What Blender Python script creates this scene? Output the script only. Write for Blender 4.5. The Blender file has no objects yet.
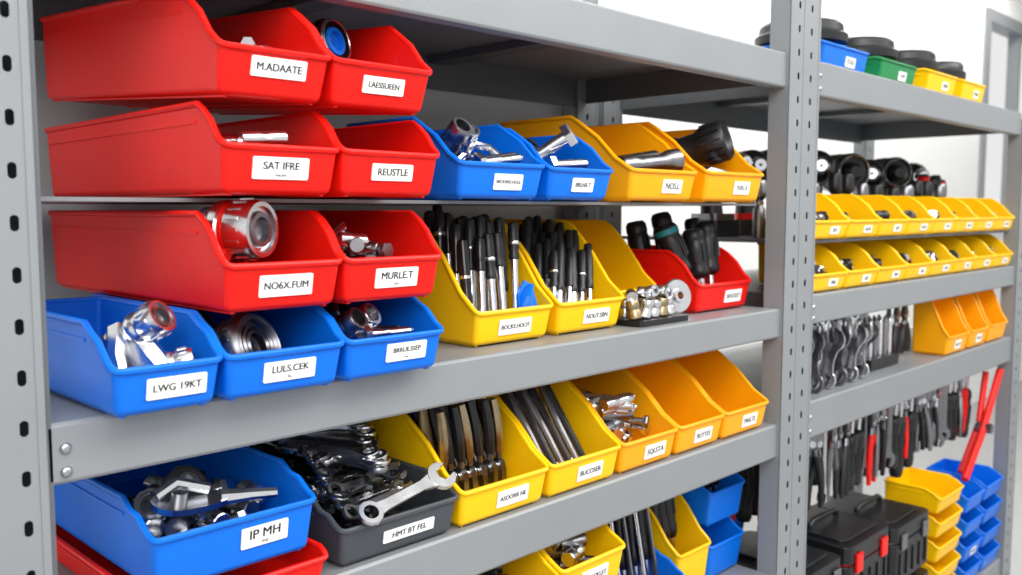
import bpy, bmesh, math, random
from mathutils import Vector, Matrix, Euler
random.seed(7)
sc=bpy.context.scene
try:
    sc.view_settings.view_transform='Standard'
except Exception: pass
COL=sc.collection
def srgb(r,g,b):
    def c(v):
        v/=255.0
        return v/12.92 if v<=0.04045 else ((v+0.055)/1.055)**2.4
    return (c(r),c(g),c(b),1)
# ---------------------------------------------------------------- materials
def mat(name,col,metal=0.0,rough=0.4,var=0.06,scale=30.0,bump=0.0,coat=0.0,rvar=0.08,spec=0.5):
    m=bpy.data.materials.new(name); m.use_nodes=True
    nt=m.node_tree; b=nt.nodes['Principled BSDF']
    tc=nt.nodes.new('ShaderNodeTexCoord')
    n=nt.nodes.new('ShaderNodeTexNoise'); n.inputs['Scale'].default_value=scale; n.inputs['Detail'].default_value=4
    nt.links.new(tc.outputs['Object'],n.inputs['Vector'])
    mx=nt.nodes.new('ShaderNodeMix'); mx.data_type='RGBA'
    mx.inputs[6].default_value=[c*(1-var) for c in col[:3]]+[1]
    mx.inputs[7].default_value=[min(1,c*(1+var)) for c in col[:3]]+[1]
    nt.links.new(n.outputs['Fac'],mx.inputs[0]); nt.links.new(mx.outputs[2],b.inputs['Base Color'])
    mr=nt.nodes.new('ShaderNodeMapRange'); mr.inputs[3].default_value=max(0.02,rough-rvar); mr.inputs[4].default_value=rough+rvar
    nt.links.new(n.outputs['Fac'],mr.inputs[0]); nt.links.new(mr.outputs[0],b.inputs['Roughness'])
    b.inputs['Metallic'].default_value=metal
    b.inputs['Coat Weight'].default_value=coat
    b.inputs['Coat Roughness'].default_value=0.12
    b.inputs['Specular IOR Level'].default_value=spec
    if bump>0:
        n2=nt.nodes.new('ShaderNodeTexNoise'); n2.inputs['Scale'].default_value=scale*12
        nt.links.new(tc.outputs['Object'],n2.inputs['Vector'])
        bp=nt.nodes.new('ShaderNodeBump'); bp.inputs['Strength'].default_value=bump; bp.inputs['Distance'].default_value=0.0006
        nt.links.new(n2.outputs['Fac'],bp.inputs['Height']); nt.links.new(bp.outputs['Normal'],b.inputs['Normal'])
    return m
RED=mat('plastic_red',srgb(234,24,14),0,0.36,0.05,14,0.10,0.0,0.06,0.30)
BLUE=mat('plastic_blue',srgb(4,110,224),0,0.36,0.05,14,0.10,0.0,0.06,0.32)
YEL=mat('plastic_yellow',srgb(255,198,4),0,0.36,0.05,14,0.10,0.0,0.06,0.35)
ORG=mat('plastic_amber',srgb(255,170,6),0,0.36,0.05,14,0.10,0.0,0.06,0.35)
GRN=mat('plastic_green',srgb(20,130,70),0,0.4,0.05,14,0.15)
TEAL=mat('plastic_teal',srgb(20,130,140),0,0.4)
DARKBIN=mat('plastic_charcoal',srgb(66,70,76),0,0.4,0.08,14,0.2)
BLK=mat('rubber_black',srgb(24,25,28),0,0.38,0.15,40,0.2)
BLKG=mat('gloss_black',srgb(18,19,22),0,0.2,0.1,40)
CHR=mat('chrome',(0.76,0.77,0.79,1),1,0.22,0.12,60)
STEEL=mat('steel_dark',(0.27,0.27,0.29,1),1,0.32,0.3,60)
BRONZE=mat('steel_bronze',(0.42,0.33,0.2,1),1,0.35,0.3,60)
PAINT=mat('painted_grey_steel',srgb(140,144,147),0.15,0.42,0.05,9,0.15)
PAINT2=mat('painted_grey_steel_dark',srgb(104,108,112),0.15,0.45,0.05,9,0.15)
BOLTM=mat('bolt_zinc',(0.5,0.5,0.52,1),1,0.3,0.2,60)
PANEL=mat('back_sheet_grey',srgb(182,185,187),0.1,0.5,0.04,5)
WALL=mat('wall_white',srgb(240,240,238),0,0.8,0.02,3)
FLOORM=mat('floor_concrete',srgb(165,165,165),0,0.6,0.1,3)
LABEL=mat('label_white',srgb(246,246,244),0,0.5,0.01,10)
INK=mat('label_ink',srgb(18,18,22),0,0.6,0.01,10)
# ---------------------------------------------------------------- mesh builder
class MB:
    def __init__(s): s.v=[];s.f=[];s.m=[];s.mats=[];s.sm=[]
    def mi(s,m):
        if m not in s.mats: s.mats.append(m)
        return s.mats.index(m)
    def add(s,vs,fs,m,M=None,smooth=True):
        o=len(s.v)
        for p in vs:
            p=Vector(p); s.v.append(M@p if M is not None else p)
        k=s.mi(m)
        for f in fs: s.f.append([o+i for i in f]); s.m.append(k); s.sm.append(smooth)
    def box(s,a,b,m,M=None):
        x0,y0,z0=a;x1,y1,z1=b
        vs=[(x0,y0,z0),(x1,y0,z0),(x1,y1,z0),(x0,y1,z0),(x0,y0,z1),(x1,y0,z1),(x1,y1,z1),(x0,y1,z1)]
        s.add(vs,[(0,3,2,1),(4,5,6,7),(0,1,5,4),(1,2,6,5),(2,3,7,6),(3,0,4,7)],m,M,False)
    def rbox(s,a,b,m,M=None,r=0.01,ax=2):
        x0,y0,z0=a;x1,y1,z1=b; pts=[]
        for cx,cy,a0 in ((x1-r,y1-r,0),(x0+r,y1-r,90),(x0+r,y0+r,180),(x1-r,y0+r,270)):
            for k in range(5):
                t=math.radians(a0+k*22.5); pts.append((cx+r*math.cos(t),cy+r*math.sin(t)))
        s.ext(pts,z1-z0,m,(M or Matrix())@Matrix.Translation((0,0,z0)))
    def lathe(s,prof,m,M=None,seg=20,smooth=True):
        vs=[];fs=[];n=len(prof)
        for j in range(seg):
            t=2*math.pi*j/seg
            for r,z in prof: vs.append((r*math.cos(t),r*math.sin(t),z))
        for j in range(seg):
            k=(j+1)%seg
            for i in range(n-1):
                fs.append((j*n+i,k*n+i,k*n+i+1,j*n+i+1))
        s.add(vs,fs,m,M,smooth)
    def ext(s,pts,t,m,M=None):
        n=len(pts)
        vs=[(x,y,0) for x,y in pts]+[(x,y,t) for x,y in pts]
        fs=[tuple(reversed(range(n))),tuple(range(n,2*n))]
        for i in range(n): fs.append((i,(i+1)%n,n+(i+1)%n,n+i))
        s.add(vs,fs,m,M,False)
    def tube(s,pts,r,m,M=None,seg=8,closed=False,cap=True,sy=1.0):
        pts=[Vector(p) for p in pts]; n=len(pts); vs=[];fs=[]
        up=Vector((0,0,1)); prev=None
        for i,p in enumerate(pts):
            if closed: t=(pts[(i+1)%n]-pts[i-1])
            else: t=pts[min(i+1,n-1)]-pts[max(i-1,0)]
            t=t.normalized()
            if prev is None:
                a=up if abs(t.dot(up))<0.95 else Vector((1,0,0))
                u=t.cross(a).normalized()
            else:
                u=(prev-t*prev.dot(t))
                u=u.normalized() if u.length>1e-6 else t.orthogonal().normalized()
            prev=u; w=t.cross(u)
            rr=r[i] if isinstance(r,(list,tuple)) else r
            for k in range(seg):
                a=2*math.pi*k/seg
                vs.append(p+u*math.cos(a)*rr+w*math.sin(a)*rr*sy)
        for i in range(n if closed else n-1):
            j=(i+1)%n
            for k in range(seg):
                l=(k+1)%seg; fs.append((i*seg+k,i*seg+l,j*seg+l,j*seg+k))
        if cap and not closed:
            fs.append(tuple(reversed(range(seg)))); fs.append(tuple((n-1)*seg+k for k in range(seg)))
        s.add(vs,fs,m,M)
    def obj(s,name,parent=None,bevel=0):
        me=bpy.data.meshes.new(name); me.from_pydata([tuple(v) for v in s.v],[],s.f)
        for mm in s.mats: me.materials.append(mm)
        for i,p in enumerate(me.polygons): p.material_index=s.m[i]; p.use_smooth=s.sm[i]
        me.update()
        bm=bmesh.new(); bm.from_mesh(me)
        bmesh.ops.recalc_face_normals(bm,faces=bm.faces)
        for e in bm.edges:
            if len(e.link_faces)==2 and e.calc_face_angle(0)>math.radians(38): e.smooth=False
        bm.to_mesh(me); bm.free()
        o=bpy.data.objects.new(name,me); COL.objects.link(o)
        if parent: o.parent=parent
        if bevel:
            b=o.modifiers.new('bevel','BEVEL'); b.width=bevel; b.segments=2; b.limit_method='ANGLE'
            b.harden_normals=False
        return o
def empty(name,loc=(0,0,0)):
    e=bpy.data.objects.new(name,None); e.location=loc; COL.objects.link(e); return e
def T(x,y,z): return Matrix.Translation((x,y,z))
def Rr(x=0,y=0,z=0): return Euler((math.radians(x),math.radians(y),math.radians(z)),'XYZ').to_matrix().to_4x4()
def along(p0,p1):
    """matrix whose local +z goes from p0 to p1"""
    d=(Vector(p1)-Vector(p0)).normalized()
    return Matrix.Translation(p0)@d.to_track_quat('Z','Y').to_matrix().to_4x4()
# ---------------------------------------------------------------- bins
def storage_bin(x0,x1,yf,zb,dep,hb,hl,sl,m,label=None,lab2=None,tilt=0,lw=0.5,lx=0.52,lh=0.48,name='storage_bin',r=0.007,lean=0.008,steps=True,lz=0.5):
    w=x1-x0; ti=0.004
    me=bpy.data.meshes.new(name); bm=bmesh.new()
    V=lambda *c: bm.verts.new(c)
    q=min(sl*0.25,0.012)
    prof=[(0,hl),(sl*0.30,hl+(hb-hl)*0.22),(sl*0.62,hl+(hb-hl)*0.60),(sl-q*0.2,hb-q*0.7),(sl+q,hb)]
    B=[V(ti,lean,0),V(w-ti,lean,0),V(w-ti,dep,0),V(ti,dep,0)]
    Lp=[V(0,y,z) for y,z in prof]; Rp=[V(w,y,z) for y,z in prof]
    K0=V(0,dep,hb);K1=V(w,dep,hb)
    bm.faces.new([B[3],B[2],B[1],B[0]])
    bm.faces.new([B[0],B[1],Rp[0],Lp[0]])
    bm.faces.new([B[3],B[0]]+Lp+[K0])
    bm.faces.new([B[1],B[2],K1]+Rp[::-1])
    bm.faces.new([B[2],B[3],K0,K1])
    bm.normal_update()
    def E(a,b): return bm.edges.get((a,b))
    ed=[E(B[0],B[1]),E(B[1],B[2]),E(B[2],B[3]),E(B[3],B[0]),E(B[0],Lp[0]),E(B[1],Rp[0]),E(B[2],K1),E(B[3],K0)]
    bmesh.ops.bevel(bm,geom=ed,offset=r,segments=3,profile=0.5,affect='EDGES')
    be=[e for e in bm.edges if e.is_boundary]
    start=be[0].verts[0]; loop=[start]; cur=start; pe=None
    while True:
        nx=[e for e in cur.link_edges if e.is_boundary and e is not pe]
        e=nx[0]; cur=e.other_vert(cur); pe=e
        if cur is start: break
        loop.append(cur)
    pts=[v.co.copy() for v in loop]
    for f in bm.faces: f.smooth=True
    bm.to_mesh(me); bm.free(); me.materials.append(m)
    o=bpy.data.objects.new(name,me); COL.objects.link(o)
    s=o.modifiers.new('wall','SOLIDIFY'); s.thickness=0.0026; s.offset=-1
    wn=o.modifiers.new('wn','WEIGHTED_NORMAL'); wn.keep_sharp=False
    o.location=(x0,yf,zb); o.rotation_euler=(math.radians(tilt),0,0)
    mb=MB(); mb.tube([p+Vector((0,0,-0.0005)) for p in pts],0.0031,m,seg=8,closed=True)
    if steps:
        zz=hb*0.80
        for xx in (0.0005,w-0.0005):
            mb.box((xx-0.0016,sl+0.012,zz-0.0015),(xx+0.0016,dep-0.012,zz+0.0015),m)
        mb.box((ti+0.006,lean+0.006,-0.0012),(ti+0.010,dep-0.006,0.002),m)
        mb.box((w-ti-0.010,lean+0.006,-0.0012),(w-ti-0.006,dep-0.006,0.002),m)
    mb.obj('rim',o)
    if label is not None:
        ang=math.atan2(lean,hl)
        lwid=w*lw; lhei=hl*lh
        Mx=T(w*lx,lean*(1-lz)-0.0006,hl*lz)@Matrix.Rotation(math.radians(90)+ang,4,'X')
        lb=MB()
        lb.rbox((-lwid/2,-lhei/2,0.0),(lwid/2,lhei/2,0.0012),LABEL,Mx,r=0.0015)
        lb.obj('label_card',o)
        sz=min(lhei*0.64,lwid*1.36/max(4,len(label)))
        # lettering is doubled with a hair's offset to give a bolder weight
        for k,(dx,nm) in enumerate(((-0.018,'label_text'),(0.018,'label_text_bold'))):
            cu=bpy.data.curves.new(nm,'FONT'); cu.body=label; cu.align_x='CENTER'; cu.align_y='CENTER'
            cu.size=sz; cu.extrude=0.00012+0.00002*k
            cu.materials.append(INK)
            t=bpy.data.objects.new(nm,cu); COL.objects.link(t); t.parent=o
            t.matrix_local=Mx@T(dx*sz,lhei*(0.1 if lab2 else 0.0),0.0014)
        if lab2:
            cu2=bpy.data.curves.new('label_subtext','FONT'); cu2.body=lab2; cu2.align_x='CENTER'; cu2.align_y='CENTER'
            cu2.size=sz*0.42; cu2.extrude=0.0001; cu2.materials.append(INK)
            t2=bpy.data.objects.new('label_subtext',cu2); COL.objects.link(t2); t2.parent=o
            t2.matrix_local=Mx@T(0,-lhei*0.3,0.0014)
    return o
# ---------------------------------------------------------------- tool generators
def socket(mb,M,r=0.011,h=0.03,m=None,seg=20):
    m=m or CHR
    mb.lathe([(r*0.55,0),(r*0.9,0),(r,0.001),(r,h*0.42),(r*0.88,h*0.5),(r*0.88,h*0.56),(r,h*0.62),(r,h-0.0012),(r*0.94,h),(r*0.68,h),(r*0.66,h*0.55),(0.0001,h*0.55)],m,M,seg)
    mb.lathe([(0.0001,0.0),(r*0.55,0.0)],m,M,seg)
def bolt(mb,M,r=0.004,L=0.05,m=None):
    m=m or CHR
    mb.lathe([(0.0001,0),(r*1.8,0),(r*1.95,r*0.3),(r*1.95,r*1.3),(r*0.2,r*1.35)],m,M,6,False)
    pr=[(r,r*1.3)]
    n=12
    for i in range(n):
        z=L*0.5+(L*0.48)*i/n; pr+= [(r,z),(r*0.82,z+L*0.48/n*0.5)]
    pr+=[(r*0.7,L),(0.0001,L)]
    mb.lathe(pr,m,M,12)
def fill(mb,x0,x1,y0,y1,z0,z1,n,r,L,ms,kind='bs',yr=None):
    """pile of bolts / sockets kept inside the given box"""
    for i in range(n):
        a=math.radians(random.uniform(*(yr or (0,360)))); t=math.radians(random.uniform(-9,9))
        d=Vector((math.cos(a)*math.cos(t),math.sin(a)*math.cos(t),math.sin(t)))
        hx=abs(d.x)*L/2+r*1.6; hy=abs(d.y)*L/2+r*1.6
        cx=random.uniform(min(x0+hx,(x0+x1)/2),max(x1-hx,(x0+x1)/2)); cy=random.uniform(min(y0+hy,(y0+y1)/2),max(y1-hy,(y0+y1)/2))
        c0=Vector((cx,cy,z0+r+(z1-z0-r)*i/max(1,n-1)))
        k=kind[i%len(kind)]; M=along(c0-d*L/2,c0+d*L/2); m=random.choice(ms)
        if k=='b': bolt(mb,M,r*0.6,L,m)
        else: socket(mb,M,r,L*0.8,m)
def wrench(mb,M,L=0.16,m=None,t=0.005,s=1.0):
    m=m or CHR
    R=0.0125*s; r=0.0075*s
    mb.lathe([(r,0),(R*0.96,0),(R,t*0.2),(R,t*0.9),(R*0.96,t*1.1),(r,t*1.1),(r,0)],m,M,12)
    h=0.0052*s
    mb.ext([(R*0.85,-h*1.25),(R*1.6,-h),(L-R*2,-h),(L-R,-h*1.5),(L-R,h*1.5),(L-R*2,h),(R*1.6,h),(R*0.85,h*1.25)],t*0.75,m,M@T(0,0,t*0.12))
    mb.ext([(R*1.8,-h*0.5),(L-R*2.4,-h*0.5),(L-R*2.4,h*0.5),(R*1.8,h*0.5)],t*0.95,m,M@T(0,0,t*0.02))
    c=[];R2=R*1.18
    for k in range(15):
        a=math.radians(15+34+ (360-68)*k/14.0); c.append((L+R2*math.cos(a),R2*math.sin(a)))
    d=(math.cos(math.radians(15)),math.sin(math.radians(15))); nrm=(-d[1],d[0])
    jw=R2*0.45
    c.append((L+d[0]*R2*0.85-nrm[0]*jw,d[1]*R2*0.85-nrm[1]*jw))
    c.append((L-d[0]*R2*0.1-nrm[0]*jw,-d[1]*R2*0.1-nrm[1]*jw))
    c.append((L-d[0]*R2*0.3,-d[1]*R2*0.3))
    c.append((L-d[0]*R2*0.1+nrm[0]*jw,-d[1]*R2*0.1+nrm[1]*jw))
    c.append((L+d[0]*R2*0.85+nrm[0]*jw,d[1]*R2*0.85+nrm[1]*jw))
    mb.ext(c,t,m,M)
def pen_tool(mb,p0,p1,r=0.0055,m=None,band=True,hs=0.34):
    m=m or BLK
    L=(Vector(p1)-Vector(p0)).length; M=along(p0,p1)
    mb.lathe([(0.0001,0),(r*0.62,0),(r*0.66,L*hs*0.9),(r*0.7,L*(hs+0.02))],CHR,M,10)
    g=1-hs
    mb.lathe([(r*0.6,L*hs),(r*0.95,L*(hs+0.04*g)),(r,L*(hs+0.12*g)),(r*0.85,L*(hs+0.22*g)),(r,L*(hs+0.32*g)),(r*1.02,L*0.9),(r*0.9,L*0.985),(r*0.5,L),(0.0001,L)],m,M,14)
    if band:
        z=hs+0.4*g
        mb.lathe([(r*1.0,L*z),(r*1.07,L*(z+0.005)),(r*1.07,L*(z+0.03)),(r*1.0,L*(z+0.035))],CHR,M,14)
def grip(mb,p0,p1,r=0.016,m=None,m2=None):
    m=m or BLK; L=(Vector(p1)-Vector(p0)).length; M=along(p0,p1)
    mb.lathe([(0.0001,0),(r*0.35,0),(r*0.35,L*0.3)],CHR,M,12)
    pr=[(r*0.35,L*0.3),(r*0.7,L*0.32),(r*0.95,L*0.36),(r*1.0,L*0.42),(r*0.9,L*0.47),(r*0.95,L*0.52),(r*1.02,L*0.7),(r*1.04,L*0.8),(r*0.98,L*0.82),(r*0.98,L*0.84),(r*1.04,L*0.86),(r*1.0,L*0.95),(r*0.8,L*0.99),(0.0001,L)]
    mb.lathe(pr,m,M,20)
    for k in range(8):
        a=2*math.pi*k/8
        mb.box((-r*0.12,-r*0.1,L*0.54),(r*0.1,r*0.1,L*0.78),m,M@Matrix.Rotation(a,4,'Z')@T(r,0,0))
    if m2: mb.lathe([(r*1.0,L*0.86),(r*1.06,L*0.865),(r*1.06,L*0.93),(r*1.0,L*0.94)],m2,M,20)
def pliers(mb,M,L=0.17,mh=None,ms=None,spread=0.014):
    mh=mh or BLK; ms=ms or STEEL
    for sg in (-1,1):
        pts=[];rs=[]
        for i in range(9):
            t=i/8.0
            pts.append((sg*(0.004+spread*math.sin(t*math.pi*0.62)),0,-0.012-t*L*0.68)); rs.append(0.0046+0.0018*math.sin(t*math.pi)+0.0006)
        mb.tube(pts[1:],rs[1:],mh,M,8)
        mb.tube(pts[:3],0.0042,ms,M,8)
        mb.ext([(0,-0.012),(sg*0.011,-0.006),(sg*0.011,0.006),(sg*0.004,L*0.28),(0,L*0.29)] if sg>0 else [(0,L*0.29),(-0.004,L*0.28),(-0.011,0.006),(-0.011,-0.006),(0,-0.012)],0.007,ms,M@Matrix.Rotation(math.radians(90),4,'X')@T(0,0,-0.0035))
    mb.lathe([(0.0001,-0.006),(0.007,-0.006),(0.007,0.006),(0.0001,0.006)],CHR,M@Matrix.Rotation(math.radians(90),4,'X'),14)
def ring_body(mb,M,R=0.03,L=0.05,m=None,acc=None,seg=32,core=None):
    m=m or CHR
    mb.lathe([(0.0001,0),(R*0.7,0),(R*0.78,L*0.06),(R*0.78,L*0.25),(R*0.95,L*0.3),(R,L*0.34),(R,L*0.46),(R*0.92,L*0.5),(R*0.92,L*0.56),(R,L*0.6),(R,L*0.9),(R*0.93,L),(R*0.78,L),(R*0.74,L*0.93),(R*0.62,L*0.93)],m,M,seg)
    mb.lathe([(R*0.62,L*0.93),(R*0.58,L*0.99),(R*0.42,L*0.99),(R*0.38,L*0.88),(0.0001,L*0.85)],core or m,M,seg)
    if acc: mb.lathe([(R*0.90,L*0.50),(R*0.97,L*0.505),(R*0.97,L*0.555),(R*0.90,L*0.56)],acc,M,seg)
    for k in range(seg//2):
        a=2*math.pi*k/(seg//2)
        mb.box((-0.0012,-0.0012,L*0.64),(0.0012,0.0012,L*0.86),m,M@Matrix.Rotation(a,4,'Z')@T(R,0,0))
# ---------------------------------------------------------------- room
def plane_box(name,a,b,m):
    mb=MB(); mb.box(a,b,m); return mb.obj(name)
plane_box('floor',(-3,-4,-0.1),(9,1.5,0),FLOORM)
plane_box('ceiling',(-3,-4,3.0),(9,1.5,3.1),WALL)
wb=MB()
wb.box((-3,1.3,0),(6.6,1.42,3.0),WALL); wb.box((8.2,1.3,0),(9,1.42,3.0),WALL)
wb.box((6.6,1.3,0),(8.2,1.42,1.2),WALL); wb.box((6.6,1.3,2.7),(8.2,1.42,3.0),WALL)
wb.obj('wall_back')
plane_box('wall_right',(9,-4,0),(9.1,1.42,3.0),WALL)
wf=MB()
wf.box((6.6,1.28,1.2),(6.68,1.40,2.7),PAINT);wf.box((8.12,1.28,1.2),(8.2,1.40,2.7),PAINT)
wf.box((6.68,1.28,1.2),(8.12,1.40,1.28),PAINT);wf.box((6.68,1.28,2.62),(8.12,1.40,2.7),PAINT);wf.box((7.38,1.3,1.28),(7.43,1.38,2.62),PAINT)
wf.obj('window_1')
# ---------------------------------------------------------------- shelving
unit=empty('metal_shelving_unit')
def post(x0,x1,y0,top=2.04,name='post',cols=(0.5,),edge=False):
    """perforated channel post, front face at y0"""
    mb=MB(); pitch=0.04; w=x1-x0; n=int(round(top/pitch))
    N=12
    xs=[x0]+[x0+w*(cols[i]+cols[i+1])/2 for i in range(len(cols)-1)]+[x1]
    for ci,c in enumerate(cols):
        a=xs[ci];b=xs[ci+1];cx=x0+w*c
        for k in range(n):
            z0=k*pitch;z1=z0+pitch;cz=(z0+z1)/2
            inner=[];outer=[]
            for j in range(N):
                t=2*math.pi*(j+0.5)/N
                cc,ss=math.cos(t),math.sin(t)
                inner.append((cx+0.0034*cc,y0,cz+0.0034*ss+(0.003 if ss>0 else -0.003)))
                sx=(b-cx if cc>0 else cx-a)/max(abs(cc),1e-6); sz=(pitch/2)/max(abs(ss),1e-6)
                q=min(sx,sz); outer.append((cx+q*cc,y0,cz+q*ss))
            vs=inner+outer; fs=[]
            for j in range(N):
                l=(j+1)%N; fs.append((j,l,N+l,N+j))
            mb.add(vs,fs,PAINT,None,False)
            cor=[(b,y0,z1),(a,y0,z1),(a,y0,z0),(b,y0,z0)]
            for q,(ccx,cy,ccz) in enumerate(cor):
                best=None
                for j in range(N):
                    l=(j+1)%N
                    p=outer[j];r_=outer[l]
                    if (abs(p[0]-r_[0])>1e-6 and abs(p[2]-r_[2])>1e-6) and abs(p[0]-ccx)<0.6*w and ((p[0]-cx)*(ccx-cx)>0) and ((p[2]-cz)*(ccz-cz)>0) and ((r_[2]-cz)*(ccz-cz)>0) and ((r_[0]-cx)*(ccx-cx)>0):
                        best=(p,r_)
                if best: mb.add([best[0],(ccx,cy,ccz),best[1]],[(0,1,2)],PAINT,None,False)
    H=n*pitch; d=0.038; t=0.002
    mb.box((x0-t,y0,0),(x0,y0+d,H),PAINT); mb.box((x1,y0,0),(x1+t,y0+d,H),PAINT)
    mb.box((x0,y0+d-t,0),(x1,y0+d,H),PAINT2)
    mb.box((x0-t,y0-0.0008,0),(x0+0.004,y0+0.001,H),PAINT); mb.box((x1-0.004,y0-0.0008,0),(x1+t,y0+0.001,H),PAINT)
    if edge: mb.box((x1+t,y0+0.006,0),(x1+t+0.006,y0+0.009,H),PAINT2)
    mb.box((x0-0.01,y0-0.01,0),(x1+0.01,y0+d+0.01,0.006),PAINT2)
    return mb.obj(name,unit)
YP=-0.006
post(0.170,0.238,YP,cols=(0.26,0.80),edge=True)
post(1.440,1.490,YP,cols=(0.60,))
post(1.494,1.546,YP,cols=(0.40,))
for x in (0.18,1.41,1.494,2.79):
    post(x,x+0.06,0.44,1.60 if x>1.49 else 2.04,cols=(0.5,))
post(2.775,2.845,YP,1.60,cols=(0.5,))
def shelf(x0,x1,zt,zb,y0=0.0,y1=0.45):
    mb=MB(); t=0.0025
    prof=[(y0,zt-0.003),(y0+0.003,zt),(y0+0.03,zt),(y0+0.03,zt-0.003),(y0+0.006,zt-0.004),(y0+0.004,zt-0.008),(y0+0.004,zb+0.006),(y0+0.022,zb+0.004),(y0+0.022,zb),(y0+0.002,zb),(y0,zb+0.003)]
    n=len(prof)
    vs=[(x0,y,z) for y,z in prof]+[(x1,y,z) for y,z in prof]
    mb.add(vs,[tuple(range(n)),tuple(reversed(range(n,2*n)))]+[(i,n+i,n+(i+1)%n,(i+1)%n) for i in range(n)],PAINT,None,False)
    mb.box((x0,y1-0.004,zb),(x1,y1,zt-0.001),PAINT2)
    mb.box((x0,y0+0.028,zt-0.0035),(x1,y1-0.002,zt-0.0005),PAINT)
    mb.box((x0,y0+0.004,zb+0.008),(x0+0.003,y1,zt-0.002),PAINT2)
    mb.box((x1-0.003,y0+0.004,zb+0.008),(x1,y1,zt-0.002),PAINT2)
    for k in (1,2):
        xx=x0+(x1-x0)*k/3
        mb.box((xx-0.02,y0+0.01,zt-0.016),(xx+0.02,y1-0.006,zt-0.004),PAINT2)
    o=mb.obj('shelf',unit,0.0008)
    bb=MB()
    for xx in (x0+0.013,):
        for zz in (zt-(zt-zb)*0.42,zb+(zt-zb)*0.20):
            bb.lathe([(0.0048,0),(0.0048,0.001),(0.0038,0.0028),(0.002,0.0036),(0.0001,0.0038)],BOLTM,T(xx,y0,zz)@Matrix.Rotation(math.radians(90),4,'X'),16)
    bb.obj('bolts',unit)
X0,X1=0.243,1.438
shelf(X0,X1,1.617,1.558); shelf(X0,X1,1.179,1.128); shelf(X0,X1,0.974,0.914); shelf(X0,X1,0.70,0.64)
XA,XB=1.550,2.772
shelf(XA,XB,1.617,1.555); shelf(XA,XB,1.195,1.140); shelf(XA,XB,0.995,0.925); shelf(XA,XB,0.353,0.29)
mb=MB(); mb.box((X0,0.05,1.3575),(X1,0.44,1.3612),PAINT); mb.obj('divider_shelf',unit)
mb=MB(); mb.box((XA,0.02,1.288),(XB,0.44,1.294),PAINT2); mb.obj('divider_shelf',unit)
mb=MB(); mb.box((0.17,0.482,0.0),(1.47,0.485,1.70),PANEL); mb.obj('back_sheet',unit)
# ---------------------------------------------------------------- bins, bay one
D=0.43
storage_bin(0.281,0.374,-0.04,1.1815,0.26,0.075,0.040,0.045,BLUE,'LWG 19KT',lw=0.56,lh=0.46,lx=0.57,lz=0.54)
storage_bin(0.378,0.501,-0.04,1.1815,0.30,0.075,0.040,0.045,BLUE,'LULS.CEK','Rs.',lw=0.44,lz=0.54)
storage_bin(0.505,0.628,-0.04,1.1815,0.30,0.075,0.040,0.045,BLUE,'BRRUE.SSEP','mas',lw=0.42,lx=0.6,lz=0.6)
storage_bin(0.380,0.500,-0.04,1.259,D,0.088,0.042,0.040,RED,'NO6X.FUM',lw=0.46,lx=0.5,lz=0.54)
storage_bin(0.504,0.626,-0.04,1.259,D,0.088,0.042,0.040,RED,'MURLE.T','Scx',lw=0.44,lz=0.55)
storage_bin(0.380,0.499,-0.04,1.364,D,0.080,0.042,0.035,RED,'SAT IFRE','me.bns',lw=0.48,lx=0.48,lz=0.56)
storage_bin(0.503,0.624,-0.04,1.364,D,0.080,0.042,0.035,RED,'REUSTLE',lw=0.42,lx=0.5,lh=0.40,lz=0.56)
storage_bin(0.378,0.489,-0.04,1.448,D,0.092,0.042,0.060,RED,'M.ADAATE',tilt=4.2,lw=0.5,lh=0.42,lz=0.66)
storage_bin(0.493,0.612,-0.04,1.448,D,0.092,0.042,0.060,RED,'LAESSUEEN',tilt=4.2,lw=0.42,lh=0.40,lx=0.5,lz=0.56)
storage_bin(0.690,0.831,0.0,1.3635,0.22,0.095,0.040,0.07,BLUE,'BROUND.HOLE',lw=0.34,lx=0.56)
storage_bin(0.842,0.967,0.0,1.3635,0.22,0.090,0.038,0.06,BLUE,'BREAR.T',lw=0.34,lx=0.52)
storage_bin(1.010,1.171,0.0,1.3635,0.26,0.122,0.042,0.10,ORG,'NOS.L',lw=0.30,lx=0.62)
storage_bin(1.200,1.370,0.0,1.3635,0.26,0.126,0.044,0.10,ORG,'FUEL.X',lw=0.28,lx=0.62)
storage_bin(0.752,0.892,0.04,1.1805,0.26,0.155,0.042,0.10,YEL,'BOCKE.HOOT',lw=0.42,lx=0.5)
storage_bin(0.905,1.046,0.04,1.1805,0.26,0.152,0.042,0.10,YEL,'NOUT.SBN',lw=0.40,lx=0.58)
storage_bin(1.075,1.215,0.10,1.1805,0.26,0.150,0.042,0.10,YEL,'BLAFRET',lw=0.40)
storage_bin(1.262,1.425,0.05,1.1805,0.26,0.10,0.045,0.05,RED,'SRUCKET',lw=0.32,lx=0.66)
storage_bin(0.318,0.500,-0.005,0.9755,0.36,0.032,0.024,0.01,RED,'SDUR.LE',lw=0.3,lx=0.6,lean=0.003)
storage_bin(0.323,0.488,-0.005,1.010,0.36,0.078,0.052,0.05,BLUE,'IP MH','me',lw=0.30,lx=0.66,lh=0.40,lz=0.6)
storage_bin(0.522,0.684,0.0,0.9755,0.34,0.062,0.042,0.04,DARKBIN,'HMT BT FEL',lw=0.44,lx=0.56,lh=0.34,name='tool_tray')
storage_bin(0.690,0.840,0.0,0.9755,0.30,0.126,0.044,0.10,YEL,'ASOORR NE',lw=0.36,lx=0.58)
storage_bin(0.846,0.990,0.0,0.9755,0.30,0.126,0.044,0.10,YEL,'BUCOSER',lw=0.36,lx=0.56)
storage_bin(0.996,1.130,0.0,0.9755,0.30,0.126,0.044,0.10,ORG,'SQLSTA',lw=0.38,lx=0.6)
storage_bin(1.136,1.262,0.0,0.9755,0.30,0.126,0.044,0.10,ORG,'RUTTES',lw=0.38,lx=0.55)
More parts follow.
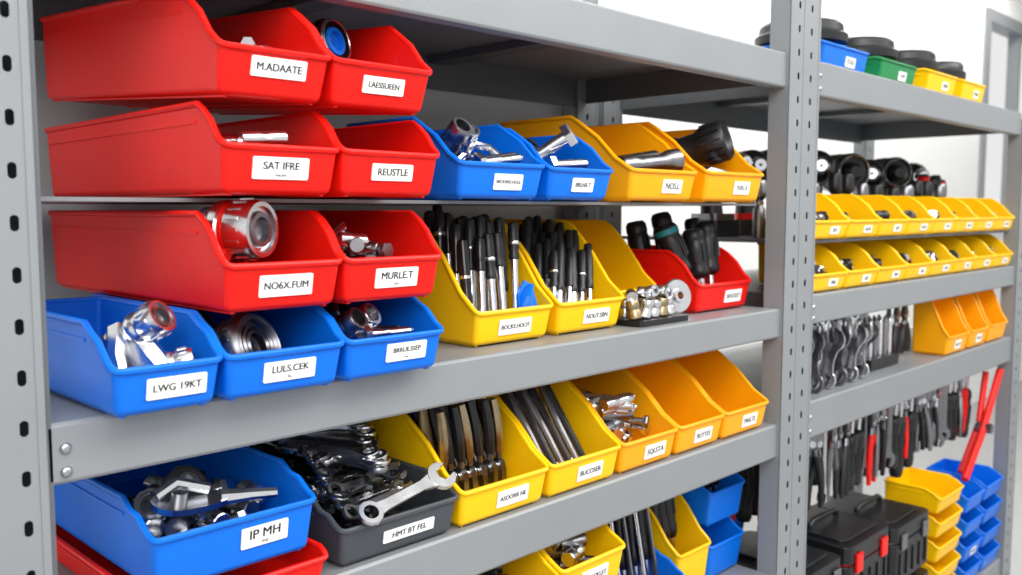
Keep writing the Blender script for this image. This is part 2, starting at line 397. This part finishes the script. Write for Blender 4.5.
storage_bin(1.268,1.405,0.0,0.9755,0.30,0.126,0.044,0.10,ORG,'MALTL',lw=0.34,lx=0.58)
for x in (0.70,0.855):
    storage_bin(x,x+0.135,-0.01,0.7015,0.28,0.126,0.08,0.05,YEL)
storage_bin(0.695,0.850,-0.01,0.829,0.28,0.100,0.046,0.08,YEL,'BLADETS',lw=0.4)
storage_bin(0.856,0.990,-0.01,0.829,0.28,0.112,0.050,0.09,YEL,'CHUCKLET',lw=0.42)
storage_bin(1.03,1.20,0.03,0.7015,0.24,0.09,0.06,0.05,BLUE)
storage_bin(1.215,1.31,0.05,0.7015,0.24,0.17,0.08,0.08,YEL)
for k in range(2):
    storage_bin(1.325,1.437,0.06,0.7015+k*0.096,0.36,0.094,0.062,0.05,BLUE)
# ---------------------------------------------------------------- contents bay one
def content(name,fn):
    mb=MB(); fn(mb); return mb.obj(name)
def c(mb):
    ring_body(mb,along((0.408,0.052,1.331),(0.436,-0.006,1.332)),0.028,0.064,CHR,RED,32,STEEL)
    mb.tube([(0.405,0.06,1.328),(0.402,0.10,1.33),(0.402,0.20,1.335)],[0.018,0.014,0.012],STEEL)
    mb.tube([(0.43,0.09,1.31),(0.43,0.14,1.335),(0.425,0.25,1.34)],[0.014,0.012,0.010],BLK)
    mb.tube([(0.45,0.08,1.30),(0.455,0.14,1.333),(0.46,0.22,1.335)],[0.012,0.010,0.010],CHR)
    mb.lathe([(0.010,0),(0.019,0.004),(0.021,0.01),(0.018,0.016),(0.010,0.018)],RED,along((0.412,0.03,1.302),(0.420,0.01,1.300)),20)
    socket(mb,along((0.404,0.02,1.283),(0.418,-0.012,1.286)),0.014,0.03,STEEL)
    socket(mb,along((0.43,0.03,1.280),(0.435,-0.005,1.283)),0.014,0.03,STEEL)
content('hose_coupling',c)
def c(mb):
    fill(mb,0.520,0.615,-0.02,0.10,1.263,1.318,22,0.008,0.036,[CHR,STEEL,CHR])
    mb.tube([(0.53,0.05,1.31),(0.55,0.03,1.332),(0.57,0.05,1.31)],0.006,CHR)
content('loose_socket_pile',c)
def c(mb):
    for x,y,z in ((0.418,0.0,1.414),(0.408,0.03,1.412)):
        socket(mb,along((x,y,z),(x+0.05,y-0.012,z+0.003)),0.0085,0.042)
    fill(mb,0.388,0.492,-0.015,0.13,1.368,1.405,30,0.007,0.04,[CHR,STEEL])
content('socket_extension_pile',c)
def c(mb):
    fill(mb,0.388,0.482,0.0,0.11,1.462,1.508,44,0.006,0.028,[CHR,CHR,STEEL])
content('bolt_pile',c)
def c(mb):
    ring_body(mb,along((0.546,0.09,1.520),(0.561,0.045,1.528)),0.025,0.044,BLKG,None,32,BLUE)
    mb.lathe([(0.0185,0.0405),(0.0215,0.0445),(0.0235,0.0445),(0.0245,0.042)],CHR,along((0.546,0.09,1.520),(0.561,0.045,1.528)),32)
    mb.tube([(0.546,0.085,1.518),(0.545,0.11,1.505),(0.543,0.12,1.48)],0.016,STEEL)
content('pipe_fitting',c)
def c(mb):
    for x,y,z,m_ in ((0.535,0.0,1.236,STEEL),(0.560,0.01,1.238,CHR),(0.545,0.04,1.240,STEEL),(0.585,0.05,1.232,STEEL),(0.57,0.04,1.228,CHR)):
        socket(mb,along((x,y+0.02,z-0.012),(x+0.012,y-0.01,z+0.008)),0.0135,0.03,m_)
    bolt(mb,T(0.545,-0.01,1.222)@Rr(0,90,-4),0.005,0.06)
    bolt(mb,T(0.54,0.00,1.215)@Rr(0,90,10),0.005,0.06)
    fill(mb,0.512,0.62,-0.02,0.12,1.185,1.220,20,0.009,0.04,[CHR,STEEL])
content('deep_socket_pile',c)
def c(mb):
    M=along((0.417,0.030,1.210),(0.438,-0.016,1.230))
    ring_body(mb,M,0.034,0.036,STEEL,None,36,BLKG)
    for r in (0.012,0.018,0.024,0.029):
        mb.lathe([(r,0.036),(r+0.0015,0.0385),(r+0.003,0.036)],STEEL,M,32)
    mb.tube([(0.405,0.03,1.222),(0.415,0.08,1.236),(0.44,0.14,1.238)],0.011,STEEL)
    mb.tube([(0.44,0.04,1.22),(0.46,0.06,1.233),(0.475,0.12,1.236)],0.010,STEEL)
content('oil_filter_wrench',c)
def c(mb):
    for (p0,p1,R) in (((0.318,0.025,1.238),(0.335,-0.005,1.258),0.016),((0.330,-0.004,1.213),(0.356,-0.018,1.219),0.0125)):
        ring_body(mb,along(p0,p1),R,(Vector(p1)-Vector(p0)).length*1.1,CHR,None,24,STEEL)
    mb.tube([(0.315,0.03,1.240),(0.304,0.01,1.222),(0.302,-0.010,1.195)],[0.012,0.009,0.006],CHR,sy=1.5)
    mb.tube([(0.322,0.02,1.235),(0.327,0.0,1.218),(0.333,-0.010,1.208)],[0.012,0.014,0.011],CHR,sy=1.4)
    mb.tube([(0.312,0.03,1.24),(0.32,0.05,1.225),(0.33,0.09,1.225)],[0.01,0.012,0.012],STEEL)
    socket(mb,along((0.298,-0.008,1.198),(0.314,-0.020,1.206)),0.008,0.020,CHR)
    socket(mb,along((0.306,-0.008,1.195),(0.331,-0.016,1.199)),0.008,0.024,CHR)
    fill(mb,0.290,0.366,0.0,0.12,1.185,1.205,12,0.009,0.035,[STEEL,CHR])
content('adjustable_wrench',c)
def c(mb):
    socket(mb,along((0.717,0.06,1.42),(0.717,0.02,1.453)),0.014,0.045,STEEL)
    socket(mb,along((0.744,0.06,1.418),(0.737,0.03,1.448)),0.011,0.04,CHR)
    for i in range(5):
        bolt(mb,T(0.730+0.010*i,0.016+0.014*i,1.404+0.003*(i%2))@Rr(0,82,-8+5*i),0.006,0.066)
    mb.tube([(0.73,0.05,1.41),(0.755,0.05,1.430),(0.79,0.06,1.428),(0.80,0.04,1.41)],0.005,CHR)
    fill(mb,0.70,0.822,0.02,0.16,1.37,1.402,24,0.009,0.05,[STEEL,CHR])
content('anchor_bolt_pile',c)
def c(mb):
    bolt(mb,along((0.918,0.03,1.452),(0.872,0.09,1.405)),0.009,0.075)
    bolt(mb,along((0.868,0.03,1.407),(0.94,0.028,1.412)),0.007,0.076)
    bolt(mb,along((0.87,0.055,1.407),(0.945,0.06,1.412)),0.007,0.072)
    socket(mb,along((0.88,0.10,1.41),(0.885,0.07,1.445)),0.012,0.04,STEEL)
    fill(mb,0.85,0.958,0.02,0.14,1.37,1.402,20,0.008,0.045,[STEEL,CHR])
content('hex_bolt_pile',c)
def c(mb):
    M=along((1.055,0.055,1.412),(1.146,0.022,1.424))
    mb.lathe([(0.0001,0),(0.016,0),(0.017,0.02),(0.013,0.03),(0.012,0.07),(0.016,0.078),(0.018,0.088),(0.018,0.100),(0.016,0.102),(0.014,0.098),(0.0001,0.096)],STEEL,M,24)
    M=along((1.04,0.085,1.415),(1.13,0.05,1.430))
    mb.lathe([(0.0001,0),(0.010,0),(0.010,0.10),(0.007,0.105),(0.0001,0.105)],BLK,M,16)
    fill(mb,1.03,1.16,0.02,0.16,1.372,1.405,18,0.009,0.05,[STEEL,BLK,CHR])
content('inspection_torch',c)
def c(mb):
    M=along((1.285,0.14,1.435),(1.322,0.03,1.470))
    mb.lathe([(0.0001,0),(0.028,0),(0.03,0.03),(0.027,0.034),(0.027,0.06),(0.032,0.07),(0.034,0.085),(0.034,0.108),(0.031,0.112),(0.028,0.104),(0.022,0.100),(0.0001,0.098)],BLK,M,28)
    for k in range(14):
        a=2*math.pi*k/14
        mb.box((-0.002,-0.001,0.072),(0.002,0.002,0.106),BLKG,M@Matrix.Rotation(a,4,'Z')@T(0.033,0,0))
    mb.tube([(1.23,0.06,1.385),(1.27,0.045,1.41),(1.33,0.05,1.405)],0.012,STEEL)
    mb.tube([(1.30,0.13,1.385),(1.30,0.12,1.41),(1.295,0.12,1.44)],0.018,BLK)
content('work_lamp',c)
def c(mb):
    for j,(yy,dz) in enumerate(((0.066,0.0),(0.094,0.012),(0.122,0.022),(0.15,0.028))):
        for i in range(5):
            x=0.768+i*0.0215+random.uniform(-0.003,0.003)+(0.008 if j%2 else 0)
            lean=random.uniform(0.004,0.014)
            pen_tool(mb,(x-0.003,yy,1.186),(min(x+lean,0.878),yy+0.024,1.328+dz+random.uniform(-0.016,0.006)),0.0076,random.choice([BLK,BLK,BLKG]),band=(i+j)%2==0,hs=random.choice([0.34,0.66,0.55]))
content('nut_driver_set',c)
def c(mb):
    mb.ext([(0,0),(0.042,0.0),(0.040,0.05),(0.028,0.058),(0.008,0.04)],0.004,BLUE,T(0.842,0.0560,1.200)@Rr(72,0,2))
    mb.tube([(0.845,0.062,1.205),(0.858,0.060,1.235),(0.872,0.063,1.25)],[0.008,0.012,0.006],BLUE,sy=0.5)
content('folded_cloth',c)
def c(mb):
    for j in range(4):
        for i in range(6):
            x=0.920+i*0.0160+random.uniform(-0.003,0.003); y=0.066+0.024*j
            pen_tool(mb,(x-0.002,y,1.188+0.004*j),(x+0.048+random.uniform(-0.010,0.006),y+0.045,1.298+0.014*j+random.uniform(-0.012,0.01)),0.0068,BLK,band=(i+j)%4==0,hs=random.choice([0.34,0.5,0.4]))
content('screwdriver_set',c)
def c(mb):
    mb.rbox((1.060,0.018,1.1800),(1.185,0.085,1.188),BLK,None,0.006)
    for i in range(10):
        socket(mb,T(1.070+0.011*i,0.037+0.028*(i%2),1.190)@Rr(random.uniform(-12,12),random.uniform(-10,14),0),0.010,0.026,CHR if i%3 else BRONZE)
    for i in range(5):
        socket(mb,T(1.082+0.018*i,0.055,1.224+0.002*(i%2))@Rr(random.uniform(70,100),0,random.uniform(-60,60)),0.009,0.022,CHR)
content('socket_set',c)
def c(mb):
    M=along((1.228,0.075,1.210),(1.222,0.055,1.214))
    mb.lathe([(0.006,0),(0.026,0),(0.028,0.002),(0.028,0.006),(0.026,0.008),(0.012,0.008),(0.011,0.014),(0.006,0.014),(0.006,0)],CHR,M,32)
content('grinding_disc',c)
def c(mb):
    grip(mb,(1.318,0.10,1.20),(1.285,0.14,1.325),0.020,BLK,TEAL)
    grip(mb,(1.338,0.09,1.195),(1.328,0.11,1.318),0.019,BLK)
    grip(mb,(1.372,0.095,1.195),(1.376,0.115,1.330),0.018,BLK)
    grip(mb,(1.395,0.13,1.20),(1.402,0.16,1.335),0.015,BLK)
    grip(mb,(1.345,0.15,1.20),(1.345,0.19,1.345),0.018,BLK)
    grip(mb,(1.30,0.18,1.20),(1.298,0.21,1.33),0.018,BLK)
content('power_grip_set',c)
def c(mb):
    for i in range(5):
        pliers(mb,T(1.335+0.022*i,0.36,1.285)@Rr(0,0,random.uniform(-30,30)),0.14,random.choice([BLK,STEEL]),STEEL,0.014)
content('hanging_pliers',c)
def c(mb):
    M=T(0.378,0.045,1.072)@Rr(12,5,-14)
    out=[]
    for k in range(24):
        a=2*math.pi*k/24
        rx=0.042 if math.cos(a)>0 else 0.034
        out.append((rx*math.cos(a),0.022*math.sin(a)*(1-0.35*math.cos(a))))
    mb.ext(out,0.006,CHR,M)
    mb.tube([(0.03,0,0.004),(0.06,0,0.005),(0.085,0,0.005)],[0.009,0.006,0.005],CHR,M)
    mb.lathe([(0.0001,0),(0.008,0),(0.008,0.01),(0.0001,0.011)],STEEL,M@T(-0.008,0,0.004),16)
    mb.tube([(-0.03,0,0.01),(-0.01,0.01,0.018),(0.02,0.005,0.012)],0.006,CHR,M)
content('locking_pliers',c)
def c(mb):
    ring_body(mb,along((0.40,0.12,1.055),(0.41,0.095,1.078)),0.022,0.03,STEEL,None,24,CHR)
    ring_body(mb,along((0.362,0.09,1.050),(0.356,0.07,1.072)),0.018,0.03,CHR,None,24,STEEL)
    fill(mb,0.332,0.48,0.012,0.20,1.016,1.058,50,0.011,0.036,[CHR,STEEL,BLK,CHR])
content('pipe_fitting_pile',c)
def c(mb):
    for i in range(52):
        L=random.uniform(0.12,0.155); lay=i/52.0
        yaw=random.uniform(64,116)+ (180 if random.random()<0.5 else 0)
        cx=0.603+random.uniform(-0.040,0.040)*(1-lay*0.35); cy=0.165+random.uniform(-0.062,0.09)
        a=math.radians(yaw)
        M=T(cx-L/2*math.cos(a),cy-L/2*math.sin(a),0.985+0.080*lay)@Rr(random.uniform(-20,20),0,yaw)
        wrench(mb,M,L,random.choice([STEEL,CHR,STEEL,BLKG,CHR]),0.005,0.8)
    for i in range(12):
        L=0.125; yaw=100+4*i+random.uniform(-6,6)
        a=math.radians(yaw); cx=0.588+0.003*i; cy=0.10+0.012*i
        M=T(cx-L/2*math.cos(a),cy-L/2*math.sin(a),1.058+0.003*i)@Rr(random.uniform(-24,10),0,yaw)
        wrench(mb,M,L,CHR if i%4 else STEEL,0.005,0.95)
    for i in range(10):
        L=0.092; M=T(0.546+0.003*i,0.020+0.014*i,1.026+0.0045*i)@Rr(random.uniform(10,40),0,random.uniform(0,22))
        wrench(mb,M,L,STEEL if i%3==0 else CHR,0.005,0.85)
    wrench(mb,T(0.558,0.001,1.027)@Rr(38,-10,2),0.104,CHR,0.006,1.15)
content('wrench_pile',c)
def c(mb):
    for i in range(7):
        for j in range(3):
            x=0.714+i*0.0168; y=0.055+0.04*j
            M=T(x+0.001,y+0.012,1.016+0.018*j)@Rr(-12,random.uniform(-2,4),random.uniform(70,110))@Matrix.Rotation(math.pi,4,'X')
            pliers(mb,M,0.122,BLK if (i+j)%3 else BRONZE,STEEL,0.010)
content('pliers_set',c)
def c(mb):
    for i in range(7):
        x=0.870+i*0.0155
        mb.tube([(x+0.010,0.045,0.985),(x+0.004,0.08,1.04),(x-0.004+random.uniform(-0.003,0.01),0.12,1.100)],[0.0045,0.005,0.006],STEEL if i%2 else BLK)
        if i%2: wrench(mb,along((x+0.010,0.07,0.990),(x+0.004,0.13,1.085))@Rr(0,-90,0),0.10,CHR,0.005,0.8)
content('pry_bar_set',c)
def c(mb):
    fill(mb,1.005,1.122,0.02,0.20,0.984,1.035,24,0.009,0.06,[STEEL,CHR])
    fill(mb,1.005,1.122,0.02,0.17,1.030,1.064,18,0.010,0.075,[STEEL,CHR,CHR],'bs',(-35,20))
content('impact_socket_pile',c)
def c(mb): fill(mb,0.864,0.982,0.0,0.15,0.836,0.898,36,0.011,0.045,[CHR,BRONZE,STEEL])
content('coach_bolt_pile',c)
def c(mb): fill(mb,0.704,0.842,0.0,0.15,0.836,0.892,36,0.011,0.04,[CHR,STEEL,BLK])
content('black_socket_pile',c)
def c(mb):
    for i in range(14):
        x=1.045+i*0.0105; y=0.06+0.022*(i%3)
        if i%3==0: wrench(mb,along((x,y,0.72),(x+0.02,y+0.05,0.885))@Rr(0,-90,20),0.175,CHR if i%2 else STEEL,0.005,1.0)
        else: grip(mb,(x,y,0.72),(min(x+0.015,1.188),y+0.04,0.895+0.008*(i%2)),0.010,BLK)
    for i in range(3):
        grip(mb,(1.24+0.02*i,0.10,0.73),(1.236+0.022*i,0.13,0.905),0.011,BLK)
    for i in range(5):
        grip(mb,(1.338+0.02*i,0.10,0.81),(1.338+0.02*i,0.13,0.93),0.010,BLK)
content('hand_tool_bundle',c)
# ---------------------------------------------------------------- bay two
for k in range(8):
    x=1.560+0.1495*k
    storage_bin(x,x+0.1455,0.0,1.2955,0.13 if k else 0.09,0.085,0.033,0.05,YEL,'NUTS' if k%2 else 'BITS',lw=0.26,lx=0.6,lh=0.45)
    storage_bin(x,x+0.1455,0.0,1.1965,0.20 if k else 0.09,0.084,0.033,0.05,YEL,'SIZE' if k%2 else 'PINS',lw=0.26,lx=0.6,lh=0.45)
def c(mb):
    for k in range(8):
        for lev in (1.2,1.299):
            x=1.560+0.1495*k
            fill(mb,x+0.008,x+0.138,0.012,0.085 if k==0 else 0.11,lev,lev+0.040,15,0.012,0.042,[BLK,STEEL,BLK,CHR])
content('small_hardware_assortment',c)
def drill(x,y,z,yaw,acc,R=0.042,H=0.155,face=0):
    """cordless tool standing on its battery; local -Y is the working end"""
    mb=MB(); M=T(x,y,z)@Rr(0,0,yaw)
    mb.rbox((-0.036,-0.055,0),(0.036,0.05,0.035),BLK,M,0.012)
    mb.rbox((-0.030,-0.045,0.035),(0.030,0.04,0.048),acc,M,0.012)
    mb.tube([(0,0,0.045),(0,0.004,0.08),(0,0.008,H-0.03)],[0.024,0.021,0.024],BLK,M,14)
    Ml=M@T(0,0.075,H)@Rr(90,0,0)
    mb.lathe([(0.0001,-0.004),(R*0.75,-0.004),(R*0.95,0.006),(R,0.02),(R,0.085),(R*0.96,0.09),(R*0.96,0.094),(R,0.098),(R,0.120),(R*0.9,0.128)],BLK,Ml,28)
    if face:
        mb.lathe([(R*0.9,0.128),(R*0.72,0.140),(R*0.50,0.150),(R*0.48,0.160)],BLKG,Ml,28)
        mb.lathe([(R*0.48,0.158),(R*0.52,0.162),(R*0.50,0.176),(R*0.34,0.184),(R*0.1,0.184),(0.0001,0.176)],CHR,Ml,20)
    else:
        mb.lathe([(R*0.9,0.128),(R*0.92,0.132),(R*0.86,0.136),(R*0.80,0.134),(R*0.76,0.126)],CHR,Ml,28)
        mb.lathe([(R*0.76,0.126),(R*0.45,0.122),(R*0.42,0.136),(R*0.30,0.140),(0.0001,0.138)],BLKG,Ml,24)
    mb.lathe([(R*1.0,0.03),(R*1.03,0.031),(R*1.03,0.040),(R*1.0,0.041)],acc,Ml,28)
    for k in range(18):
        a=2*math.pi*k/18
        mb.box((-0.001,-0.0015,0.046),(0.001,0.0015,0.080),BLKG,Ml@Matrix.Rotation(a,4,'Z')@T(R,0,0))
    mb.box((-0.008,-0.035,H-0.055),(0.008,-0.02,H-0.03),acc,M)
    return mb.obj('cordless_drill')
for x,y,yaw,acc,R,H,fc in ((1.66,0.28,-20,STEEL,0.038,0.150,1),(1.80,0.28,-45,RED,0.036,0.150,1),(1.96,0.28,-15,CHR,0.048,0.150,0),(2.12,0.28,-55,CHR,0.040,0.160,1),(2.28,0.28,-35,CHR,0.048,0.152,0),(2.43,0.28,-60,STEEL,0.040,0.150,1),(2.57,0.28,-40,RED,0.044,0.158,0),(2.71,0.28,-45,CHR,0.042,0.150,1)):
    drill(x,y,1.2945,yaw,acc,R,H,fc)
def c(mb):
    for i in range(13):
        x=1.62+0.082*i+random.uniform(-0.015,0.015); h=random.uniform(0.10,0.14); r=random.uniform(0.014,0.022); y=0.152
        M=T(x,y,1.2945)
        mb.lathe([(0.0001,0),(r*0.8,0),(r*0.8,h*0.5),(r*0.5,h*0.56),(r*0.5,h*0.66),(r*0.95,h*0.72),(r,h*0.78),(r,h*0.94),(r*0.8,h),(0.0001,h)],BLK if i%3 else STEEL,M,18)
        mb.lathe([(r*0.52,h*0.58),(r*0.6,h*0.59),(r*0.6,h*0.63),(r*0.52,h*0.64)],CHR,M,18)
content('knob_and_fitting_group',c)
def c(mb):
    for i,(x,m_) in enumerate(((2.60,RED),(2.65,BLK),(2.69,BLK),(2.73,RED))):
        grip(mb,(x,0.19,1.296),(x+0.02,0.20,1.450-0.012*(i%2)),0.015,BLK,m_)
content('long_screwdriver_group',c)
def lidpot(x0,x1,y,m,txt):
    w=x1-x0
    storage_bin(x0,x1,y,1.6185,0.2,0.055,0.05,0.01,m,txt,lw=0.22,lx=0.6,lh=0.4)
    mb=MB(); R=w*0.42
    mb.lathe([(0.0001,0.004),(R*0.75,0.004),(R*0.8,0.05),(R*0.82,0.062),(R*1.08,0.066),(R*1.1,0.082),(R*1.0,0.088),(R*0.98,0.102),(R*0.9,0.108),(R*0.2,0.111),(0.0001,0.111)],BLK,T((x0+x1)/2,y+0.1,1.6195),36)
    mb.obj('lidded_pot')
lidpot(1.66,1.86,0.04,BLUE,'TOOL'); lidpot(1.93,2.12,0.04,GRN,'TAPE'); lidpot(2.17,2.35,0.03,YEL,'WIRE'); lidpot(2.40,2.56,0.03,YEL,'WIRE')
rail=MB(); rail.box((XA,0.10,1.125),(XB,0.104,1.139),PAINT2); rail.box((XA,0.10,0.905),(XB,0.104,0.924),PAINT2); rail.box((XA,0.20,0.905),(XB,0.204,0.924),PAINT2)
rail.obj('hanging_rail',unit)
def c(mb):
    for i in range(16):
        x=1.58+0.024*i; L=0.10
        wrench(mb,T(x,0.088-0.002*(i%2),1.122)@Rr(0,90,90)@Rr(random.uniform(-25,15),0,0),L,random.choice([CHR,STEEL,CHR]),0.006,1.35)
    for i in range(12):
        x=1.60+0.026*i
        wrench(mb,T(x,0.035+0.02*(i%2),0.998+0.014)@Rr(0,-78,0)@Rr(0,0,random.uniform(-14,14)),0.080,random.choice([STEEL,CHR,STEEL]),0.007,1.6)
content('hanging_wrench_set',c)
def c(mb):
    mb.box((1.95,0.05,0.9965),(2.10,0.12,1.02),BLK)
    for i in range(11):
        x=1.96+0.0133*i
        mb.lathe([(0.0001,0),(0.0055,0),(0.0055,0.085),(0.0035,0.095),(0.0001,0.10)],CHR if i%4 else STEEL,T(x,0.07+0.02*(i%2),1.01),10)
content('drill_bit_set',c)
def c(mb):
    for i in range(6):
        x=2.125+0.024*i
        pliers(mb,T(x,0.085+0.01*(i%2),1.095)@Rr(0,0,random.uniform(-30,30)),0.115,RED if i%3==0 else BLK,STEEL)
content('cutting_pliers_set',c)
storage_bin(2.28,2.42,0.0,0.9965,0.09,0.150,0.045,0.055,ORG,'BOLTS',lw=0.3,lx=0.5)
storage_bin(2.44,2.57,0.0,0.9965,0.09,0.155,0.045,0.055,ORG,'CLIPS',lw=0.3,lx=0.5)
storage_bin(2.59,2.73,0.0,0.9965,0.09,0.160,0.045,0.055,ORG)
def c(mb):
    for row,yy in enumerate((0.085,0.185)):
        for i in range(34):
            x=1.575+0.034*i+random.uniform(-0.007,0.007)
            L=random.uniform(0.15,0.19)
            ztop=0.910
            kind=random.random()
            if kind<0.36:
                M=T(x,yy,ztop-L*0.28)@Rr(0,random.uniform(-4,4),random.uniform(-60,60))
                pliers(mb,M,L*1.05,random.choice([BLK,BLK,RED,STEEL]),STEEL,0.014)
            elif kind<0.52:
                wrench(mb,T(x,yy,ztop-0.01)@Rr(0,90,random.uniform(50,120)),L-0.02,random.choice([STEEL,CHR]),0.006,1.3)
            else:
                grip(mb,(x,yy,ztop),(x,yy+0.01,ztop-L-0.032),0.016,random.choice([BLK,RED,BLK,RED,BLK]) if x<1.9 else random.choice([BLK,RED,BLK,BLK]))
content('hanging_hand_tools',c)
def c(mb):
    mb.tube([(2.50,0.02,0.64),(2.62,0.02,0.74),(2.755,0.02,0.90)],0.010,RED)
    mb.tube([(2.56,0.05,0.64),(2.66,0.04,0.76),(2.70,0.04,0.90)],0.009,RED)
    mb.lathe([(0.0001,-0.01),(0.014,-0.01),(0.014,0.03),(0.0001,0.03)],STEEL,T(2.64,0.03,0.755)@Rr(90,0,0),14)
content('bolt_cutter',c)
def toolcase(x0,x1,y0,y1,z0,z1,m=BLK,acc=STEEL):
    mb=MB(); h=z1-z0
    mb.rbox((x0,y0,z0),(x1,y1,z0+h*0.60),m,None,0.02)
    mb.rbox((x0+0.004,y0+0.004,z0+h*0.60),(x1-0.004,y1-0.004,z0+h*0.63),acc,None,0.02)
    mb.rbox((x0,y0,z0+h*0.63),(x1,y1,z0+h*0.86),m,None,0.02)
    mb.rbox((x0+0.02,y0+0.02,z0+h*0.86),(x1-0.02,y1-0.02,z0+h*0.90),m,None,0.02)
    cx=(x0+x1)/2;cy=(y0+y1)/2;w=(x1-x0)*0.3
    mb.tube([(cx-w,cy,z0+h*0.88),(cx-w,cy,z0+h*0.95),(cx-w*0.8,cy,z0+h*0.985),(cx+w*0.8,cy,z0+h*0.985),(cx+w,cy,z0+h*0.95),(cx+w,cy,z0+h*0.88)],0.007,m)
    for s in (-1,1):
        mb.box((cx+s*w-0.015,y0-0.006,z0+h*0.5),(cx+s*w+0.015,y0,z0+h*0.75),acc)
    for i in range(5):
        xx=x0+0.03+(x1-x0-0.06)*i/4
        mb.box((xx-0.005,y0-0.004,z0+0.01),(xx+0.005,y0,z0+h*0.45),m)
    return mb.obj('tool_case',None,0.002)
for (a,b,h,acc) in ((1.56,1.74,0.160,STEEL),(1.76,1.98,0.162,RED),(2.00,2.22,0.150,STEEL)):
    toolcase(a,b,0.0,0.22,0.3535,0.3535+h,BLK,STEEL)
    toolcase(a+0.004,b-0.004,0.004,0.22,0.3545+h,0.3545+2*h,BLK,acc)
for k in range(4):
    storage_bin(1.57,1.80,0.26,0.3545+k*0.122,0.17,0.12,0.07,0.05,BLUE)
for k in range(5):
    storage_bin(2.27,2.43,0.0,0.3545+k*0.062,0.14,0.060,0.040,0.03,YEL)
for k in range(4):
    storage_bin(2.47,2.60,0.0,0.3545+k*0.066,0.16,0.064,0.042,0.03,BLUE,'BOX' if k==1 else None,lw=0.3)
    storage_bin(2.62,2.76,0.0,0.3545+k*0.066,0.16,0.064,0.042,0.03,BLUE)
# ---------------------------------------------------------------- lights
def area(name,loc,rot,sx,sy,p,col=(1,1,1)):
    l=bpy.data.lights.new(name,'AREA'); l.shape='RECTANGLE'; l.size=sx; l.size_y=sy; l.energy=p; l.color=col
    o=bpy.data.objects.new(name,l); o.location=loc; o.rotation_euler=[math.radians(a) for a in rot]; COL.objects.link(o)
area('ceiling_and_fill_light',(0.8,-1.3,2.9),(18,0,0),2.6,1.2,76,(1,0.985,0.96))
area('ceiling_and_fill_light',(3.2,-1.3,2.9),(18,0,0),2.0,1.2,60,(1,0.99,0.97))
area('ceiling_and_fill_light',(-1.2,-2.2,2.4),(50,0,-35),1.8,1.4,46,(1,0.99,0.98))  # soft fill panel added from the front left, free below the ceiling
area('ceiling_and_fill_light',(4.0,0.9,2.95),(0,0,0),6.0,0.3,66,(1,0.99,0.97))  # added strip, only there to brighten the wall behind the shelves
w=bpy.data.worlds.new('world'); sc.world=w; w.use_nodes=True
w.node_tree.nodes['Background'].inputs[0].default_value=(0.99,0.99,1,1); w.node_tree.nodes['Background'].inputs[1].default_value=0.84
# ---------------------------------------------------------------- camera
f=900.0; th=math.atan(77.5/f); al=math.radians(45.4)
F=Vector((math.sin(al)*math.cos(th),math.cos(al)*math.cos(th),-math.sin(th)))
R=Vector((math.cos(al),-math.sin(al),0)); U=R.cross(F)
cd=bpy.data.cameras.new('camera'); cam=bpy.data.objects.new('camera',cd); COL.objects.link(cam)
M=Matrix((( R.x,U.x,-F.x,0),(R.y,U.y,-F.y,-0.76),(R.z,U.z,-F.z,1.35),(0,0,0,1)))
cam.matrix_world=M; cd.sensor_width=36; cd.lens=f/1022*36; cd.clip_start=0.02
cd.dof.use_dof=True; cd.dof.focus_distance=1.02; cd.dof.aperture_fstop=6.3
sc.camera=cam
